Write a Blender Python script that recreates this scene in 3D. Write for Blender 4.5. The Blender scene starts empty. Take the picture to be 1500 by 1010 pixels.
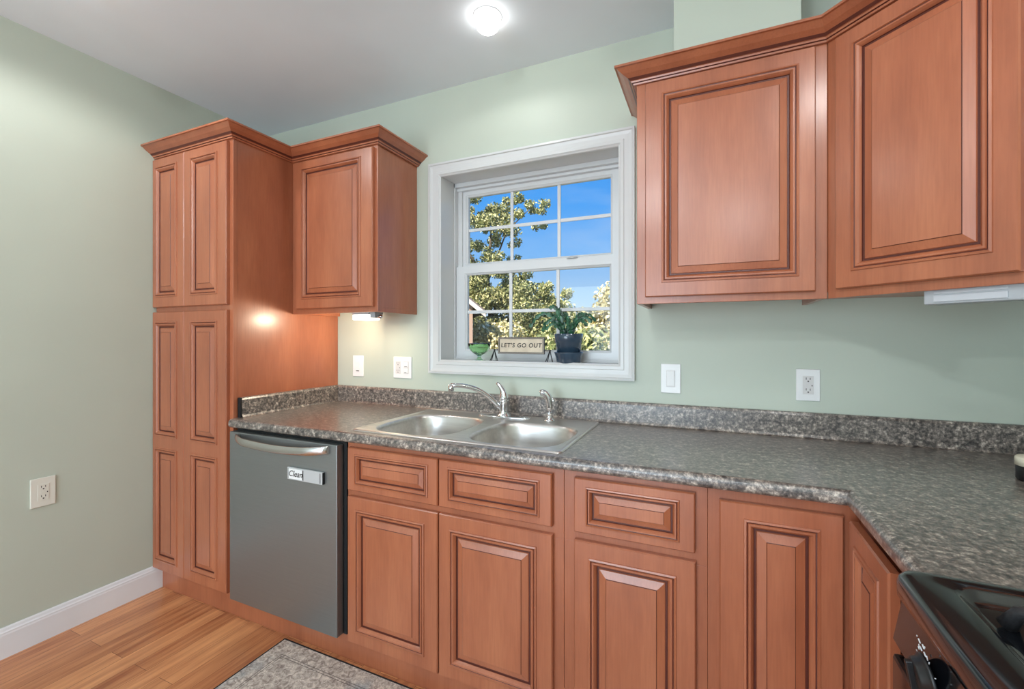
import bpy, bmesh, math, random
from mathutils import Vector, Matrix, noise
random.seed(7)
S = bpy.context.scene
COL = S.collection
PI = math.pi

# ------------------------------------------------------------------ camera
cam_d = bpy.data.cameras.new('camera'); cam = bpy.data.objects.new('camera', cam_d); COL.objects.link(cam)
cam.location = (0, -1.9151, 1.2874)
cam.rotation_euler = (PI/2, 0, 0.4118)
cam_d.sensor_width = 36; cam_d.lens = 639.57*36/1500
cam_d.shift_x = (750-762.02)/1500; cam_d.shift_y = (493.59-505)/1500
cam_d.clip_start = .02; cam_d.clip_end = 300
S.camera = cam

# ------------------------------------------------------------------ colour management
S.view_settings.view_transform = 'Standard'; S.view_settings.look = 'None'
S.view_settings.exposure = 0.13; S.view_settings.gamma = 1; S.view_settings.use_curve_mapping = False

def lin(r, g, b):
    f = lambda c: (c/255/12.92) if c/255 <= .04045 else ((c/255+.055)/1.055)**2.4
    return (f(r), f(g), f(b), 1)

# ------------------------------------------------------------------ world: blue gradient sky with faint cloud
wd = bpy.data.worlds.new('sky'); S.world = wd; wd.use_nodes = True
nt = wd.node_tree; nt.nodes.clear(); N = nt.nodes.new; L = nt.links.new
out = N('ShaderNodeOutputWorld'); bg = N('ShaderNodeBackground'); tc = N('ShaderNodeTexCoord'); sx = N('ShaderNodeSeparateXYZ')
ramp = N('ShaderNodeValToRGB'); L(tc.outputs['Generated'], sx.inputs[0]); L(sx.outputs['Z'], ramp.inputs[0])
e = ramp.color_ramp.elements
e[0].position = 0.0; e[0].color = lin(215, 232, 248)
e[1].position = 0.6; e[1].color = lin(56, 136, 232)
m = ramp.color_ramp.elements.new(.08); m.color = lin(185, 216, 248)
m = ramp.color_ramp.elements.new(.18); m.color = lin(130, 188, 250)
m = ramp.color_ramp.elements.new(.29); m.color = lin(82, 166, 250)
cn = N('ShaderNodeTexNoise'); cn.inputs['Scale'].default_value = 3.2; cn.inputs['Detail'].default_value = 6
mp = N('ShaderNodeMapping'); mp.inputs['Scale'].default_value = (1, 1, 3.5); L(tc.outputs['Generated'], mp.inputs[0]); L(mp.outputs[0], cn.inputs['Vector'])
cr = N('ShaderNodeValToRGB'); cr.color_ramp.elements[0].position = .5; cr.color_ramp.elements[1].position = .85
cr.color_ramp.elements[1].color = (.3, .3, .3, 1); L(cn.outputs[0], cr.inputs[0])
mx = N('ShaderNodeMixRGB'); L(cr.outputs[0], mx.inputs[0]); L(ramp.outputs[0], mx.inputs[1]); mx.inputs[2].default_value = (.85, .9, .95, 1)
L(mx.outputs[0], bg.inputs[0]); bg.inputs[1].default_value = .93; L(bg.outputs[0], out.inputs[0])

def light(name, kind, loc, energy, color=(1, 1, 1), rot=(0, 0, 0), **kw):
    d = bpy.data.lights.new(name, kind); d.energy = energy; d.color = color
    for k, v in kw.items(): setattr(d, k, v)
    o = bpy.data.objects.new(name, d); COL.objects.link(o); o.location = loc; o.rotation_euler = rot
    return o
# late sun from behind the house, lights the trees only
light('sun', 'SUN', (0, 0, 20), 8.5, (1, .92, .76), (math.radians(52), 0, math.radians(-14)), angle=.01)
# added soft fill from behind the camera, set in the rear wall opening
light('rear_fill', 'AREA', (-1.2, -4.68, 1.1), 88, (.74, .89, 1), (PI/2, 0, 0), shape='RECTANGLE', size=2.0, size_y=2.0)

# ------------------------------------------------------------------ materials
def mat(name, base=(.8, .8, .8, 1), rough=.5, metal=0, coat=0, coat_r=.1, **kw):
    m = bpy.data.materials.new(name); m.use_nodes = True
    b = m.node_tree.nodes['Principled BSDF']
    b.inputs['Base Color'].default_value = base; b.inputs['Roughness'].default_value = rough; b.inputs['Metallic'].default_value = metal
    b.inputs['Coat Weight'].default_value = coat; b.inputs['Coat Roughness'].default_value = coat_r
    for k, v in kw.items(): b.inputs[k].default_value = v
    return m
def nodes(m): return m.node_tree, m.node_tree.nodes.new, m.node_tree.links.new, m.node_tree.nodes['Principled BSDF']
def noise_col(m, scale, c0, c1, p0=.35, p1=.65, detail=4, stretch=(1, 1, 1), rough=.5, coord='Object', bump=0, bdist=.001):
    t, N, L, b = nodes(m)
    tc = N('ShaderNodeTexCoord'); mp = N('ShaderNodeMapping'); mp.inputs['Scale'].default_value = stretch
    n = N('ShaderNodeTexNoise'); n.inputs['Scale'].default_value = scale; n.inputs['Detail'].default_value = detail; n.inputs['Roughness'].default_value = rough
    r = N('ShaderNodeValToRGB'); r.color_ramp.elements[0].position = p0; r.color_ramp.elements[1].position = p1
    r.color_ramp.elements[0].color = c0; r.color_ramp.elements[1].color = c1
    L(tc.outputs[coord], mp.inputs[0]); L(mp.outputs[0], n.inputs['Vector']); L(n.outputs[0], r.inputs[0]); L(r.outputs[0], b.inputs['Base Color'])
    if bump:
        bp = N('ShaderNodeBump'); bp.inputs['Strength'].default_value = bump; bp.inputs['Distance'].default_value = bdist
        L(n.outputs[0], bp.inputs['Height']); L(bp.outputs[0], b.inputs['Normal'])
    return r
def paint(name, c, rough=.55):
    m = mat(name, c, rough); k = .96
    noise_col(m, 2.5, (c[0]*k, c[1]*k, c[2]*k, 1), c, detail=2)
    t, N, L, b = nodes(m)
    n = N('ShaderNodeTexNoise'); n.inputs['Scale'].default_value = 260; tc = N('ShaderNodeTexCoord'); L(tc.outputs['Object'], n.inputs['Vector'])
    bp = N('ShaderNodeBump'); bp.inputs['Strength'].default_value = .08; bp.inputs['Distance'].default_value = .001
    L(n.outputs[0], bp.inputs['Height']); L(bp.outputs[0], b.inputs['Normal'])
    return m
M = {}
M['wall'] = paint('sage_paint', lin(189, 196, 182), .5)
M['ceil'] = paint('ceiling_paint', lin(232, 239, 246), .8)
M['white'] = mat('white_trim', lin(226, 226, 228), .32)
noise_col(M['white'], 3, lin(222, 222, 224), lin(229, 229, 231))
M['vinyl'] = mat('white_vinyl', lin(208, 209, 210), .3)
M['casing'] = mat('white_trim_toned_down', lin(206, 206, 205), .3)  # same white trim paint, darkened to offset the ceiling light's spill
def wood(name, c0, c1, c2):
    m = mat(name, c1, .36, coat=.55, coat_r=.24)
    t, N, L, b = nodes(m)
    tc = N('ShaderNodeTexCoord'); mp = N('ShaderNodeMapping'); mp.inputs['Scale'].default_value = (1, 1, .22)
    n1 = N('ShaderNodeTexNoise'); n1.inputs['Scale'].default_value = 7; n1.inputs['Detail'].default_value = 5; n1.inputs['Roughness'].default_value = .6
    r = N('ShaderNodeValToRGB'); r.color_ramp.elements[0].position = .3; r.color_ramp.elements[0].color = c0
    r.color_ramp.elements[1].position = .72; r.color_ramp.elements[1].color = c2; q = r.color_ramp.elements.new(.5); q.color = c1
    L(tc.outputs['Object'], mp.inputs[0]); L(mp.outputs[0], n1.inputs['Vector']); L(n1.outputs[0], r.inputs[0])
    mp2 = N('ShaderNodeMapping'); mp2.inputs['Scale'].default_value = (1, 1, .05); L(tc.outputs['Object'], mp2.inputs[0])
    n2 = N('ShaderNodeTexNoise'); n2.inputs['Scale'].default_value = 190; n2.inputs['Detail'].default_value = 3; L(mp2.outputs[0], n2.inputs['Vector'])
    mx = N('ShaderNodeMixRGB'); mx.blend_type = 'MULTIPLY'; mx.inputs[0].default_value = .22
    r2 = N('ShaderNodeValToRGB'); r2.color_ramp.elements[0].position = .35; r2.color_ramp.elements[0].color = (.6, .55, .5, 1); r2.color_ramp.elements[1].position = .6
    L(n2.outputs[0], r2.inputs[0]); L(r.outputs[0], mx.inputs[1]); L(r2.outputs[0], mx.inputs[2]); L(mx.outputs[0], b.inputs['Base Color'])
    return m
M['wood'] = wood('cherry_stained_maple', lin(152, 86, 58), lin(166, 96, 65), lin(179, 108, 74))
M['glaze'] = mat('dark_glaze', lin(84, 36, 26), .4)
M['dark'] = mat('cabinet_shadow_gap', lin(60, 28, 20), .7)
# laminate
M['lam'] = mat('speckled_laminate', rough=.34, coat=1, coat_r=.28)
M['lam'].node_tree.nodes['Principled BSDF'].inputs['Coat IOR'].default_value = 1.5
def laminate(m):
    t, N, L, b = nodes(m)
    tc = N('ShaderNodeTexCoord')
    n1 = N('ShaderNodeTexNoise'); n1.inputs['Scale'].default_value = 105; n1.inputs['Detail'].default_value = 5; n1.inputs['Roughness'].default_value = .7
    v = N('ShaderNodeTexVoronoi'); v.inputs['Scale'].default_value = 150
    n3 = N('ShaderNodeTexNoise'); n3.inputs['Scale'].default_value = 45; n3.inputs['Detail'].default_value = 3
    for x in (n1, v, n3): L(tc.outputs['Object'], x.inputs['Vector'])
    r = N('ShaderNodeValToRGB'); cs = [(.38, lin(42, 37, 37)), (.45, lin(82, 75, 71)), (.52, lin(122, 112, 105)), (.58, lin(166, 153, 142)), (.64, lin(214, 202, 188))]
    r.color_ramp.elements[0].position, r.color_ramp.elements[0].color = cs[0]; r.color_ramp.elements[1].position, r.color_ramp.elements[1].color = cs[-1]
    for p, c in cs[1:-1]: q = r.color_ramp.elements.new(p); q.color = c
    mx = N('ShaderNodeMixRGB'); mx.inputs[0].default_value = .35; L(n1.outputs[0], mx.inputs[1]); L(n3.outputs[0], mx.inputs[2]); L(mx.outputs[0], r.inputs[0])
    mx2 = N('ShaderNodeMixRGB'); mx2.blend_type = 'MULTIPLY'; mx2.inputs[0].default_value = .4
    sp = N('ShaderNodeSeparateColor'); L(v.outputs['Color'], sp.inputs[0])
    r3 = N('ShaderNodeValToRGB'); r3.color_ramp.elements[0].color = (.35, .35, .36, 1); r3.color_ramp.elements[1].position = .55; L(sp.outputs[0], r3.inputs[0])
    L(r.outputs[0], mx2.inputs[1]); L(r3.outputs[0], mx2.inputs[2]); L(mx2.outputs[0], b.inputs['Base Color'])
laminate(M['lam'])
M['black'] = mat('black_plastic', lin(18, 18, 20), .4)
M['void'] = mat('dark_gap_plastic', lin(14, 14, 15), .7)
M['steel'] = mat('brushed_steel', lin(148, 152, 152), .42, .85)
noise_col(M['steel'], 300, lin(142, 145, 145), lin(145, 148, 148), stretch=(.02, 1, 1))
M['sinksteel'] = mat('sink_steel', lin(205, 205, 206), .30, .9)
noise_col(M['sinksteel'], 90, lin(204, 200, 196), lin(214, 210, 206), stretch=(.05, 1, 1))
M['handle'] = mat('satin_steel', lin(200, 200, 200), .25, 1)
M['chrome'] = mat('chrome', lin(225, 226, 228), .06, 1)
M['enamel'] = mat('black_enamel', lin(14, 16, 20), .12, 0, coat=.6, coat_r=.05)
M['iron'] = mat('cast_iron', lin(34, 34, 36), .5)
noise_col(M['iron'], 300, lin(26, 26, 28), lin(42, 42, 45), bump=.3)
M['alu'] = mat('burner_aluminium', lin(150, 150, 150), .35, 1)
M['plate'] = mat('white_device_plastic', lin(232, 231, 230), .3)
M['device'] = mat('device_insert_plastic', lin(214, 210, 208), .3)
M['ivory'] = mat('ivory_device_plastic', lin(222, 220, 208), .3)
M['slot'] = mat('device_slot', lin(52, 46, 46), .6)
M['mark'] = mat('printed_marks', lin(205, 208, 210), .5)
M['navy'] = mat('navy_glazed_ceramic', lin(46, 66, 84), .16, coat=.5, coat_r=.05)
noise_col(M['navy'], 12, lin(40, 58, 75), lin(52, 72, 90))
M['soil'] = mat('potting_soil', lin(48, 38, 30), .9)
noise_col(M['soil'], 120, lin(30, 24, 18), lin(70, 55, 44))
M['leaf'] = mat('cactus_leaf', lin(30, 92, 62), .35)
noise_col(M['leaf'], 40, lin(14, 46, 34), lin(46, 104, 70))
M['wire'] = mat('dark_wire', lin(44, 40, 42), .4, .5)
M['signface'] = mat('cream_sign_face', lin(205, 190, 168), .6)
noise_col(M['signface'], 30, lin(198, 182, 160), lin(212, 198, 176))
M['signedge'] = mat('sign_frame_edge', lin(150, 140, 126), .5)
M['signtext'] = mat('sign_lettering', lin(56, 48, 44), .6)
M['frost'] = mat('frosted_plastic', lin(176, 180, 184), .35)
M['frost_in'] = mat('frosted_lens', lin(196, 199, 204), .3)
M['cream'] = mat('cream_plastic', lin(228, 222, 200), .4)
M['silver'] = mat('silver_plastic', lin(196, 197, 198), .35, .2)
def emit(name, c, s):
    m = bpy.data.materials.new(name); m.use_nodes = True; t = m.node_tree; t.nodes.clear()
    o = t.nodes.new('ShaderNodeOutputMaterial'); e = t.nodes.new('ShaderNodeEmission'); e.inputs[0].default_value = c; e.inputs[1].default_value = s
    t.links.new(e.outputs[0], o.inputs[0]); return m
M['bulb'] = emit('lit_bulb', (1, .98, .94, 1), 9)
M['bulb_far'] = emit('rear_fill_bulb', (.90, .97, 1, 1), 430)  # strong glow for the added rear fill lights
M['tube'] = emit('lit_lens', (1, .93, .80, 1), 3)
def glass():
    m = bpy.data.materials.new('window_glass'); m.use_nodes = True; t = m.node_tree; t.nodes.clear()
    N = t.nodes.new; L = t.links.new
    o = N('ShaderNodeOutputMaterial'); tr = N('ShaderNodeBsdfTransparent'); g = N('ShaderNodeBsdfGlossy'); g.inputs['Roughness'].default_value = .01
    tr.inputs[0].default_value = (.97, .985, .98, 1)
    lw = N('ShaderNodeFresnel'); lw.inputs[0].default_value = 1.25; mx = N('ShaderNodeMixShader')
    L(lw.outputs[0], mx.inputs[0]); L(tr.outputs[0], mx.inputs[1]); L(g.outputs[0], mx.inputs[2]); L(mx.outputs[0], o.inputs[0]); return m
M['glass'] = glass()
m = mat('green_glass', lin(206, 243, 198), .03); m.node_tree.nodes['Principled BSDF'].inputs['Transmission Weight'].default_value = 1
m.node_tree.nodes['Principled BSDF'].inputs['IOR'].default_value = 1.45; M['greenglass'] = m
# floor planks along Y
def floor_mat():
    m = mat('oak_planks', rough=.34, coat=.2, coat_r=.2); t, N, L, b = nodes(m)
    tc = N('ShaderNodeTexCoord'); mp = N('ShaderNodeMapping'); mp.inputs['Rotation'].default_value = (0, 0, PI/2)
    L(tc.outputs['Object'], mp.inputs[0])
    br = N('ShaderNodeTexBrick'); br.inputs['Scale'].default_value = 1; br.inputs['Brick Width'].default_value = .95; br.inputs['Row Height'].default_value = .083
    br.inputs['Mortar Size'].default_value = .0008; br.inputs['Color1'].default_value = (0, 0, 0, 1); br.inputs['Color2'].default_value = (1, 1, 1, 1); br.inputs['Mortar'].default_value = (0, 0, 0, 1)
    br.offset = .37; L(mp.outputs[0], br.inputs['Vector'])
    r = N('ShaderNodeValToRGB'); r.color_ramp.elements[0].color = lin(148, 80, 48); r.color_ramp.elements[1].color = lin(238, 170, 116)
    mp2 = N('ShaderNodeMapping'); mp2.inputs['Scale'].default_value = (1, .06, 1); L(tc.outputs['Object'], mp2.inputs[0])
    n = N('ShaderNodeTexNoise'); n.inputs['Scale'].default_value = 42; n.inputs['Detail'].default_value = 6; n.inputs['Roughness'].default_value = .65; L(mp2.outputs[0], n.inputs['Vector'])
    n4 = N('ShaderNodeTexNoise'); n4.inputs['Scale'].default_value = 3; L(tc.outputs['Object'], n4.inputs['Vector'])
    a = N('ShaderNodeMath'); a.operation = 'MULTIPLY_ADD'; a.inputs[1].default_value = 1.5; L(n.outputs[0], a.inputs[0])
    sc = N('ShaderNodeMath'); sc.operation = 'MULTIPLY_ADD'; sc.inputs[1].default_value = .38; sc.inputs[2].default_value = -.68; L(br.outputs['Color'], sc.inputs[0]); L(sc.outputs[0], a.inputs[2])
    a2 = N('ShaderNodeMath'); a2.operation = 'MULTIPLY_ADD'; a2.inputs[1].default_value = .4; L(n4.outputs[0], a2.inputs[0]); L(a.outputs[0], a2.inputs[2])
    L(a2.outputs[0], r.inputs[0])
    mx = N('ShaderNodeMixRGB'); L(br.outputs['Fac'], mx.inputs[0]); L(r.outputs[0], mx.inputs[1]); mx.inputs[2].default_value = lin(112, 62, 36)
    L(mx.outputs[0], b.inputs['Base Color']); return m
M['floor'] = floor_mat()
def rug_mat():
    m = mat('rug_pile', rough=.95); t, N, L, b = nodes(m); b.inputs['Specular IOR Level'].default_value = .1
    tc = N('ShaderNodeTexCoord')
    n1 = N('ShaderNodeTexNoise'); n1.inputs['Scale'].default_value = 48; n1.inputs['Detail'].default_value = 8; n1.inputs['Roughness'].default_value = .72; n1.inputs['Distortion'].default_value = 1.2
    v = N('ShaderNodeTexVoronoi'); v.inputs['Scale'].default_value = 42; v.feature = 'DISTANCE_TO_EDGE'
    n2 = N('ShaderNodeTexNoise'); n2.inputs['Scale'].default_value = 4.5; n2.inputs['Detail'].default_value = 4
    for x in (n1, v, n2): L(tc.outputs['Object'], x.inputs['Vector'])
    r1 = N('ShaderNodeValToRGB'); r1.color_ramp.elements[0].position = .38; r1.color_ramp.elements[0].color = lin(140, 124, 116); r1.color_ramp.elements[1].position = .62; r1.color_ramp.elements[1].color = lin(222, 208, 196)
    L(n1.outputs[0], r1.inputs[0])
    r2 = N('ShaderNodeValToRGB'); r2.color_ramp.elements[0].position = .56; r2.color_ramp.elements[0].color = (0, 0, 0, 1); r2.color_ramp.elements[1].position = .70; r2.color_ramp.elements[1].color = (.75, .75, .75, 1); L(n2.outputs[0], r2.inputs[0])
    mx = N('ShaderNodeMixRGB'); L(r2.outputs[0], mx.inputs[0]); L(r1.outputs[0], mx.inputs[1]); mx.inputs[2].default_value = lin(132, 144, 152)
    r3 = N('ShaderNodeValToRGB'); r3.color_ramp.elements[0].color = (.72, .70, .70, 1); r3.color_ramp.elements[1].position = .08; L(v.outputs['Distance'], r3.inputs[0])
    mm = N('ShaderNodeMixRGB'); mm.blend_type = 'MULTIPLY'; mm.inputs[0].default_value = .6; L(mx.outputs[0], mm.inputs[1]); L(r3.outputs[0], mm.inputs[2])
    L(mm.outputs[0], b.inputs['Base Color'])
    bp = N('ShaderNodeBump'); bp.inputs['Strength'].default_value = .5; bp.inputs['Distance'].default_value = .003; L(n1.outputs[0], bp.inputs['Height']); L(bp.outputs[0], b.inputs['Normal'])
    return m
M['rug'] = rug_mat()
M['rugline'] = mat('rug_border_line', lin(104, 94, 90), .95)
M['rugbind'] = mat('rug_black_binding', lin(22, 22, 26), .9)
def foliage(name, c0, c1, c2):
    m = mat(name, c1, .6); t, N, L, b = nodes(m)
    g = N('ShaderNodeNewGeometry'); r = N('ShaderNodeValToRGB')
    r.color_ramp.elements[0].color = c0; r.color_ramp.elements[1].color = c2; q = r.color_ramp.elements.new(.55); q.color = c1
    L(g.outputs['Random Per Island'], r.inputs[0]); L(r.outputs[0], b.inputs['Base Color'])
    return m
M['fol1'] = foliage('oak_leaves', lin(92, 104, 60), lin(158, 158, 104), lin(236, 226, 172))
M['fol2'] = foliage('dry_shrub_leaves', lin(160, 148, 98), lin(222, 208, 156), lin(252, 242, 206))
M['fol3'] = foliage('green_shrub_leaves', lin(92, 104, 60), lin(150, 156, 100), lin(232, 222, 166))
M['bark'] = mat('bark', lin(96, 84, 70), .9)
noise_col(M['bark'], 12, lin(70, 60, 50), lin(120, 106, 90), bump=.5, bdist=.02)
M['grass'] = mat('lawn', lin(96, 110, 62), .95)
noise_col(M['grass'], 4, lin(74, 90, 46), lin(128, 134, 84))
M['shingle'] = mat('roof_shingle', lin(120, 106, 100), .9)
M['siding'] = mat('pink_beige_siding', lin(190, 158, 142), .8)
M['fascia'] = mat('white_fascia', lin(226, 214, 206), .6)

# ------------------------------------------------------------------ builders
WM = {}
class MB:
    def __init__(s): s.v = []; s.f = []; s.m = []; s.s = []
    def face(s, idx, mi=0, sm=False): s.f.append(tuple(idx)); s.m.append(mi); s.s.append(sm)
    def box(s, x0, x1, y0, y1, z0, z1, mi=0):
        b = len(s.v)
        for z in (z0, z1):
            for x, y in ((x0, y0), (x1, y0), (x1, y1), (x0, y1)): s.v.append((x, y, z))
        for q in ((0, 3, 2, 1), (4, 5, 6, 7), (0, 1, 5, 4), (1, 2, 6, 5), (2, 3, 7, 6), (3, 0, 4, 7)): s.face([b+i for i in q], mi)
        return s
    def prism(s, pts, z0, z1, mi=0):     # pts: 2D polygon counter-clockwise
        b = len(s.v); n = len(pts)
        for z in (z0, z1):
            for p in pts: s.v.append((p[0], p[1], z))
        s.face([b+i for i in range(n)][::-1], mi); s.face([b+n+i for i in range(n)], mi)
        for i in range(n): j = (i+1) % n; s.face((b+i, b+j, b+n+j, b+n+i), mi)
        return s
    def loops(s, loops, mi=0, sm=True, close=True, cap0=False, cap1=False, mis=None):
        b = len(s.v); n = len(loops[0])
        for lp in loops:
            for p in lp: s.v.append(tuple(p))
        for k in range(len(loops)-1):
            mm = mis[k] if mis else mi
            for i in range(n if close else n-1):
                j = (i+1) % n; s.face((b+k*n+i, b+k*n+j, b+(k+1)*n+j, b+(k+1)*n+i), mm, sm)
        if cap0: s.face([b+i for i in range(n)][::-1], mi)
        if cap1: s.face([b+(len(loops)-1)*n+i for i in range(n)], mi)
        return s
    def tube(s, path, r, n=16, mi=0, caps=True, flat=1.0):
        P = [Vector(p) for p in path]; R = r if isinstance(r, (list, tuple)) else [r]*len(P)
        lps = []; up = Vector((0, 0, 1)); prev = None
        for i, p in enumerate(P):
            d = (P[min(i+1, len(P)-1)]-P[max(i-1, 0)]).normalized()
            if prev is None:
                a = d.cross(up)
                if a.length < .05: a = d.cross(Vector((0, 1, 0)))
            else: a = prev - d*prev.dot(d)
            a.normalize(); prev = a; c = d.cross(a)
            lps.append([p+(a*math.cos(2*PI*k/n)+c*math.sin(2*PI*k/n)*flat)*R[i] for k in range(n)])
        return s.loops(lps, mi, True, True, caps, caps)
    def lathe(s, prof, c=(0, 0, 0), n=40, mi=0, axis='z', cap0=False, cap1=False, ripple=None):
        lps = []
        for j, (r, z) in enumerate(prof):
            lp = []
            for k in range(n):
                a = 2*PI*k/n; rr = r*(1+(ripple(a, j) if ripple else 0)); u, w = rr*math.cos(a), rr*math.sin(a)
                p = {'z': (u, w, z), 'y': (u, z, -w), 'x': (z, u, w)}[axis]
                lp.append((c[0]+p[0], c[1]+p[1], c[2]+p[2]))
            lps.append(lp)
        return s.loops(lps, mi, True, True, cap0, cap1)
def obj(name, mb, mats, parent=None, loc=(0, 0, 0), rz=0, bevel=0, mtx=None, recalc=True):
    me = bpy.data.meshes.new(name); me.from_pydata(mb.v, [], mb.f)
    if not isinstance(mats, (list, tuple)): mats = [mats]
    for m in mats: me.materials.append(M[m] if isinstance(m, str) else m)
    for i, p in enumerate(me.polygons): p.material_index = mb.m[i]; p.use_smooth = mb.s[i]
    if recalc:
        bm = bmesh.new(); bm.from_mesh(me); bmesh.ops.recalc_face_normals(bm, faces=bm.faces); bm.to_mesh(me); bm.free()
    me.update()
    o = bpy.data.objects.new(name, me); COL.objects.link(o)
    w = mtx or (Matrix.Translation(loc) @ Matrix.Rotation(rz, 4, 'Z'))
    WM[o] = w
    if parent: o.parent = parent; o.matrix_parent_inverse = WM[parent].inverted()
    o.matrix_basis = w
    if bevel:
        b = o.modifiers.new('bevel', 'BEVEL'); b.width = bevel; b.segments = 2; b.limit_method = 'ANGLE'; b.angle_limit = math.radians(50)
    return o
def tag(o, label, cat, group=None):
    o['label'] = label; o['category'] = cat
    if group: o['group'] = group
    return o
def thing(name, label, cat, loc, group=None):
    o = bpy.data.objects.new(name, None); COL.objects.link(o); o.location = loc; o.empty_display_size = .1
    WM[o] = Matrix.Translation(loc); return tag(o, label, cat, group)
def struct(name, mb, m, **kw):
    o = obj(name, mb, m, **kw); o['kind'] = 'structure'; return o
def sweep(mb, path, prof, mi=0, i0=0, i1=None, cap0=True, cap1=True, mis=None, sm=False):
    n = len(path); i1 = n-1 if i1 is None else i1; lps = []
    P = [Vector(p) for p in path]
    for i in range(i0, i1+1):
        ns = []
        if i > 0: d = (P[i]-P[i-1]).normalized(); ns.append(Vector((d.y, -d.x)))
        if i < n-1: d = (P[i+1]-P[i]).normalized(); ns.append(Vector((d.y, -d.x)))
        nn = ns[0] if len(ns) == 1 else (ns[0]+ns[1])/(1+ns[0].dot(ns[1]))
        lps.append([(P[i].x+nn.x*o, P[i].y+nn.y*o, z) for o, z in prof])
    b = len(mb.v); k = len(prof)
    for lp in lps: mb.v += lp
    for a in range(len(lps)-1):
        for j in range(k):
            j2 = (j+1) % k
            mb.face((b+a*k+j, b+a*k+j2, b+(a+1)*k+j2, b+(a+1)*k+j), mis[j] if mis else mi, sm)
    if cap0: mb.face([b+j for j in range(k)], mi)
    if cap1: mb.face([b+(len(lps)-1)*k+j for j in range(k)][::-1], mi)
    return mb
DOORP = [(0, 0, 0), (.0012, .0036, 0), (.0065, .0048, 0), (.0080, .0016, 0), (.0104, .0008, 1), (.0122, .0038, 0), (.0165, .0038, 0),
         (.0210, -.0012, 0), (.0243, -.0068, 0), (.0256, -.0098, 1), (.0306, -.0098, 1), (.0322, -.0072, 0), (.0525, -.0008, 0), (.0534, -.0004, 0), (.0549, .0014, 1)]
def door_mesh(w, h, t=.019, cells=None, ml=.047, mr=.047, mt=.047, mb_=.047, k=1.0, rails=None):
    """local: x 0..w, z 0..h, front towards -y at y=-t. cells: (z0,z1) of each raised panel's outer bead"""
    s = MB(); cells = cells or [(mb_, h-mt)]
    ed = .004
    def rect(x0, x1, z0, z1, y): return [(x0, y, z0), (x1, y, z0), (x1, y, z1), (x0, y, z1)]
    # back, sides, bevelled edge
    s.loops([rect(0, w, 0, h, 0), rect(0, w, 0, h, -t+ed), rect(ed*.8, w-ed*.8, ed*.8, h-ed*.8, -t)], 0, False, cap0=True)
    # face with stacked cells
    zs = [ed*.8]+[(cells[i][1]+cells[i+1][0])/2 for i in range(len(cells)-1)]+[h-ed*.8]
    for i, (z0, z1) in enumerate(cells):
        o = rect(ed*.8, w-ed*.8, zs[i], zs[i+1], -t)
        lps = [o]; mis = [0]
        for d, y, mi in DOORP:
            d *= k; lps.append(rect(ml+d, w-mr-d, z0+d, z1-d, -t-y)); mis.append(mi)
        s.loops(lps, 0, False, cap1=True, mis=[0]+[m for (_, _, m) in DOORP[1:]])
    return s
def door(name, parent, x0, x1, z0, z1, y, **kw):
    return obj(name, door_mesh(x1-x0, z1-z0, **kw), ['wood', 'glaze'], parent, loc=(x0, y, z0))

XL, XR, ZC = -2.60, .94, 2.571
# ------------------------------------------------------------------ structure
YB = -4.7
struct('floor', MB().box(XL-.15, XR+.15, YB-.1, .2, -.05, 0), 'floor')
struct('ceiling', MB().box(XL-.15, XR+.15, YB-.1, .2, ZC, ZC+.1), 'ceil')
struct('wall_left', MB().box(XL-.15, XL, YB-.1, .2, 0, ZC), 'wall')
struct('wall_right', MB().box(XR, XR+.15, YB-.1, .2, 0, ZC), 'wall')
WX0, WX1, WZ0, WZ1 = -1.281, -.367, 1.163, 2.119
w = MB(); w.box(XL, WX0-.012, 0, .2, 0, ZC); w.box(WX1+.012, XR, 0, .2, 0, ZC); w.box(WX0-.012, WX1+.012, 0, .2, 0, WZ0-.015); w.box(WX0-.012, WX1+.012, 0, .2, WZ1+.012, ZC)
struct('wall_back', w, 'wall')
w = MB(); w.box(XL, -2.2, YB-.1, YB, 0, ZC); w.box(.4, XR, YB-.1, YB, 0, ZC); w.box(-2.2, .4, YB-.1, YB, 2.3, ZC)
struct('wall_rear', w, 'wall')
struct('sun_block_slab', MB().box(-4.2, 2.4, -9.5, YB-.11, 2.5, 2.6), 'white')  # added unseen slab, keeps the sun out of the rear opening
struct('wall_soffit', MB().box(-.12, .262, -.29, 0, 2.2065, ZC), 'wall')
# baseboards
bbp = [(0, 0), (.014, 0), (.014, .092), (.0125, .098), (.0125, .103), (.009, .108), (.007, .116), (.004, .121), (0, .121)]
struct('baseboard_left', sweep(MB(), [(XL, YB), (XL, -.592)][::-1], [(-o, z) for o, z in bbp]), 'white')
struct('baseboard_rear', sweep(MB(), [(-2.2, YB), (XL+.015, YB)], bbp), 'white')
# toe kick strip under the base run
tk = MB(); tk.box(XL+.002, .326, -.592, -.574, 0, .104)
tk.box(.326, .345, -1.035, -.574, 0, .104)
struct('trim_1', tk, 'wood')

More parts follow.
